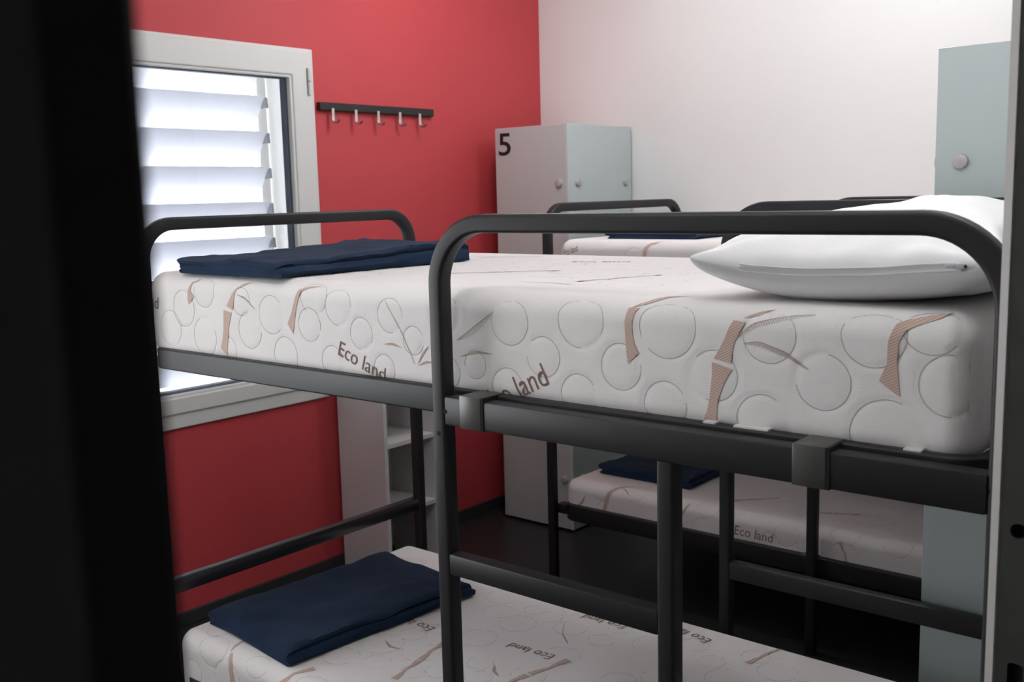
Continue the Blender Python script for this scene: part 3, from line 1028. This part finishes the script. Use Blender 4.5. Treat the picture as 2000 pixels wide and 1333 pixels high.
# ------------------------------------------------------------------ pillow
def make_pillow(label, x0, x1, y0, y1, zbed, h):
    na, nb = 72, 96
    cxp, cyp = (x0 + x1) / 2, (y0 + y1) / 2
    hx, hy = (x1 - x0) / 2, (y1 - y0) / 2
    V, F = [], []

    def pt(a, b, top):
        # outline pulled in between the corners, leaving four pointed ears
        blunt = 1 - 0.020 * (a * a * b * b) ** 8
        x = cxp + hx * a * (1 - 0.085 * (1 - b * b)) * blunt
        y = cyp + hy * b * (1 - 0.050 * (1 - a * a)) * blunt
        e = max(0.0, (1 - abs(a) ** 2.4)) ** 0.66 * max(0.0, (1 - abs(b) ** 2.8)) ** 0.62
        p = Vector((x * 9, y * 9, 3.0 if top else 0.0))
        wr = 0.008 * noise.noise(p) + 0.005 * noise.noise(p * 2.3)
        # radiating creases near the corners
        ang = math.atan2(1 - abs(b), 1 - abs(a) + 1e-6)
        dc = math.hypot(1 - abs(a), 1 - abs(b))
        wr += 0.007 * math.sin(ang * 11 + a * 3) * math.exp(-((dc - 0.35) / 0.22) ** 2)
        seam = zbed + 0.050 + 0.012 * (abs(a) ** 4) * (abs(b) ** 4) + 0.006 * math.sin(a * 3.1 + b)
        hem = 0.0042 * (1 - max(abs(a), abs(b)) ** 60)
        if top:
            zz = seam + hem + (h - 0.057) * e + wr * min(1, e * 2.5)
        else:
            zz = seam - hem - 0.046 * min(1.0, e ** 0.62 * 1.18) + 0.3 * wr * min(1, e * 2) * (1 - e)
            zz = max(zz, zbed + 0.0005)
        return Vector((x, y, zz))
    A = [math.sin(PI / 2 * (-1 + 2 * i / na)) for i in range(na + 1)]
    B = [math.sin(PI / 2 * (-1 + 2 * j / nb)) for j in range(nb + 1)]
    for top in (True, False):
        k0 = len(V)
        for a in A:
            for b in B:
                V.append(pt(a, b, top))
        for i in range(na):
            for j in range(nb):
                k = k0 + i * (nb + 1) + j
                q = (k, k + 1, k + nb + 2, k + nb + 1)
                F.append(q if not top else tuple(reversed(q)))
    me = bpy.data.meshes.new('pillow')
    me.from_pydata([tuple(v) for v in V], [], F)
    bm = bmesh.new()
    bm.from_mesh(me)
    bmesh.ops.remove_doubles(bm, verts=bm.verts[:], dist=0.0004)
    bmesh.ops.recalc_face_normals(bm, faces=bm.faces[:])
    bm.to_mesh(me)
    bm.free()
    me.polygons.foreach_set('use_smooth', [True] * len(me.polygons))
    me.materials.append(MT['pillow'])
    o = bpy.data.objects.new('pillow', me)
    COL.objects.link(o)
    tag(o, label, 'pillow')
    # covered zip along the short side that faces the doorway
    mb = MB()
    path, path2 = [], []
    for i in range(41):
        a = -0.62 + 1.36 * i / 40
        p = pt(a, -0.997, True)
        path.append(p + Vector((0, -0.0015, 0.0035)))
        path2.append(p + Vector((0, -0.0020, -0.0065)))
    mb.sweep(path, (0, 1, 0), 0.0022, 0.004, MT['pillow'], r=0.0005, seg=2)
    mb.sweep(path2, (0, 1, 0), 0.0022, 0.004, MT['pillow'], r=0.0005, seg=2)
    mb.build('zip_flap', o, 60)
    p = pt(0.74, -0.997, True) + Vector((0, -0.004, -0.001))
    mb = MB()
    mb.box(p + Vector((-0.007, -0.003, -0.004)), p + Vector((0.007, 0.002, 0.004)), MT['zipper'], 0.0015)
    mb.cyl(p + Vector((0.006, -0.004, 0)), (0, 1, 0), 0.0018, 0.003, MT['gap'], 10)
    mb.box(p + Vector((-0.020, -0.003, -0.003)), p + Vector((-0.006, 0.0, 0.003)), MT['zipper'], 0.001)
    mb.build('zip_pull', o, 40)
    return o


make_pillow('white pillow with a zipped cover lying at the head of the near upper mattress', -0.824, -0.352, 1.405, 2.13, z(-0.1705), 0.150)


# ------------------------------------------------------------------ folded blankets
def make_blanket(label, centre, wx, wy, t, layers, rot, seed, lift=0.0, edge_shift=0.0, layer_gap=0.0):
    """folded throw: one long sheet turned back on itself, the folds running along local y"""
    cl = []
    R = t / 2
    n = 16
    for k in range(layers):
        h = t * (k + 0.5)
        xs_ = np.linspace(-wx / 2 + R, wx / 2 - R, n)
        ins = 0.006 * ((k * 7 + seed) % 3)
        if k % 2:
            xs_ = xs_[::-1]
        for x in xs_:
            cl.append((x, h))
        if k < layers - 1:
            xe = (wx / 2 - R - 0) * (1 if k % 2 == 0 else -1)
            sgn = 1 if k % 2 == 0 else -1
            for j in range(1, 6):
                a = -PI / 2 + PI * j / 6
                cl.append((xe + sgn * R * math.cos(a), h + R + R * math.sin(a)))
    cl = np.array(cl)
    tan = np.gradient(cl, axis=0)
    tan /= np.linalg.norm(tan, axis=1)[:, None] + 1e-9
    nrm = np.stack([-tan[:, 1], tan[:, 0]], 1)
    hw = t * 0.485
    outl = np.concatenate([cl + nrm * hw, (cl[-1] + tan[-1] * hw * 0.7)[None], (cl - nrm * hw)[::-1], (cl[0] - tan[0] * hw * 0.7)[None]])
    m = len(outl)
    ny = 60
    c, s_ = math.cos(rot), math.sin(rot)
    V, F = [], []
    H = t * layers
    for j in range(ny + 1):
        b = j / ny
        edge = min(b, 1 - b)
        y0 = (b - 0.5) * wy
        # rounded ends of the stack
        squash = 1 - 0.16 * math.exp(-edge / 0.015)
        for i, (x, h) in enumerate(outl):
            p = Vector((x * 7 + seed, y0 * 7, h * 12))
            dz = 0.010 * noise.noise(p * 0.8) + 0.005 * noise.noise(p * 1.9) + 0.0035 * noise.noise(p * 4.1)
            f = max(0.0, h / H)
            yy = y0 + 0.010 * noise.noise(Vector((x * 6, h * 160 + seed, 1.3))) * (1 if b > 0.5 else -1) * math.exp(-edge / 0.12)
            xx = x + 0.010 * noise.noise(Vector((y0 * 6, h * 120, seed + 0.7))) + edge_shift * f
            zz = h * squash + dz * f + lift * f * b * b + 0.0005
            V.append((centre[0] + xx * c - yy * s_, centre[1] + xx * s_ + yy * c, centre[2] + max(0.0006, zz)))
    for j in range(ny):
        for i in range(m):
            a = j * m + i
            b2 = j * m + (i + 1) % m
            F.append((a, b2, b2 + m, a + m))
    # end caps: strips across the sheet thickness
    ncl = len(cl)
    for base, flip in ((0, False), (ny * m, True)):
        for i in range(ncl - 1):
            q = (base + i, base + i + 1, base + (2 * ncl - (i + 1)), base + (2 * ncl - i))
            F.append(q if flip else tuple(reversed(q)))
        F.append((base + ncl - 1, base + ncl, base + ncl + 1))
        F.append((base + 0, base + 2 * ncl, base + 2 * ncl + 1))
    me = bpy.data.meshes.new('folded_blanket')
    me.from_pydata(V, [], F)
    bm = bmesh.new()
    bm.from_mesh(me)
    bmesh.ops.recalc_face_normals(bm, faces=bm.faces[:])
    bm.to_mesh(me)
    bm.free()
    me.polygons.foreach_set('use_smooth', [True] * len(me.polygons))
    me.set_sharp_from_angle(angle=math.radians(70))
    me.materials.append(MT['navy'])
    o = bpy.data.objects.new('folded_blanket', me)
    COL.objects.link(o)
    return tag(o, label, 'blanket', 'folded navy blankets')


make_blanket('folded navy blanket at the foot of the near upper mattress, below the window', (-2.02, 1.700, z(-0.1695)), 0.40, 0.60, 0.0135, 3, -0.02, 1, 0.012)
make_blanket('folded navy blanket on the lower mattress of the near bunk', (-2.095, 1.757, z(-1.1098)), 0.385, 0.60, 0.0130, 3, -0.10, 2)
make_blanket('folded navy blanket on the lower mattress of the farther bunk', (-2.06, 3.49, z(-1.0865)), 0.40, 0.56, 0.0135, 3, 0.0, 3)
make_blanket('folded navy blanket on the upper mattress of the farther bunk', (-1.99, 3.42, z(-0.1695)), 0.36, 0.56, 0.0125, 3, 0.03, 4)

# ------------------------------------------------------------------ added fill lamps, none of them in view
def mat_glow(strength):
    m = bpy.data.materials.new('fill_globe_glow')
    m.use_nodes = True
    b = m.node_tree.nodes['Principled BSDF']
    b.inputs['Base Color'].default_value = (0.9, 0.9, 0.88, 1)
    b.inputs['Emission Color'].default_value = (0.965, 0.985, 1.0, 1)
    b.inputs['Emission Strength'].default_value = strength
    return m


def globe(parent, pos, r, strength):
    mb = MB()
    bmesh.ops.create_uvsphere(mb.bm, u_segments=32, v_segments=20, radius=r, matrix=Matrix.Translation(pos))
    mb.mi(mat_glow(strength))
    return mb.build('fill_globe', parent, 180)


for key, where in (('back left', 'over the foot of the farther bunk'), ('back right', 'over the head of the farther bunk'),
                   ('front left', 'over the aisle before the near bunk'), ('front right', 'over the head of the near bunk')):
    p, r, st = FILL_LAMPS[key]  # unseen ceiling globe, added to brighten walls and beds
    lamp = thing('fill_globe_lamp', 'added unseen globe lighting the room, hanging from the ceiling ' + where, 'lamp', (p[0], p[1], HC), 'added ceiling fill lamps')
    mb = MB()
    mb.cyl((p[0], p[1], HC - 0.025), (0, 0, 1), 0.06, 0.025, MT['frame'], 32)
    mb.cyl((p[0], p[1], p[2] + r - 0.01), (0, 0, 1), 0.015, HC - p[2] - r, MT['frame'], 16)
    mb.build('fill_base', lamp, 40)
    globe(lamp, p, r, st)
p, r, st = FILL_LAMPS['wall']  # unseen wall globe, added as extra light from the bunk head
lamp = thing('fill_wall_lamp', 'small added globe, an unseen fill light on the wall at the head of the near bunk', 'lamp', (XD, p[1], p[2]))
mb = MB()
mb.cyl((XD, p[1], p[2]), (-1, 0, 0), 0.055, 0.018, MT['frame'], 32, 0.004)
mb.cyl((XD, p[1], p[2]), (-1, 0, 0), 0.02, 0.03, MT['frame'], 20)
mb.build('fill_base', lamp, 40)
globe(lamp, p, r, st)

p, r, st = FILL_LAMPS['floor']  # unseen low globe, added to brighten the near lower mattress
lamp = thing('fill_floor_lamp', 'added fill light, a globe on a slim pole in the unseen aisle, brightening the lower mattress', 'lamp', (p[0], p[1], 0))
MB().cyl((p[0], p[1], 0), (0, 0, 1), 0.14, 0.02, MT['metal'], 36, 0.006).build('base', lamp, 40)
MB().cyl((p[0], p[1], 0.018), (0, 0, 1), 0.011, p[2] - r - 0.012, MT['metal'], 16).build('pole', lamp, 40)
globe(lamp, p, r, st)
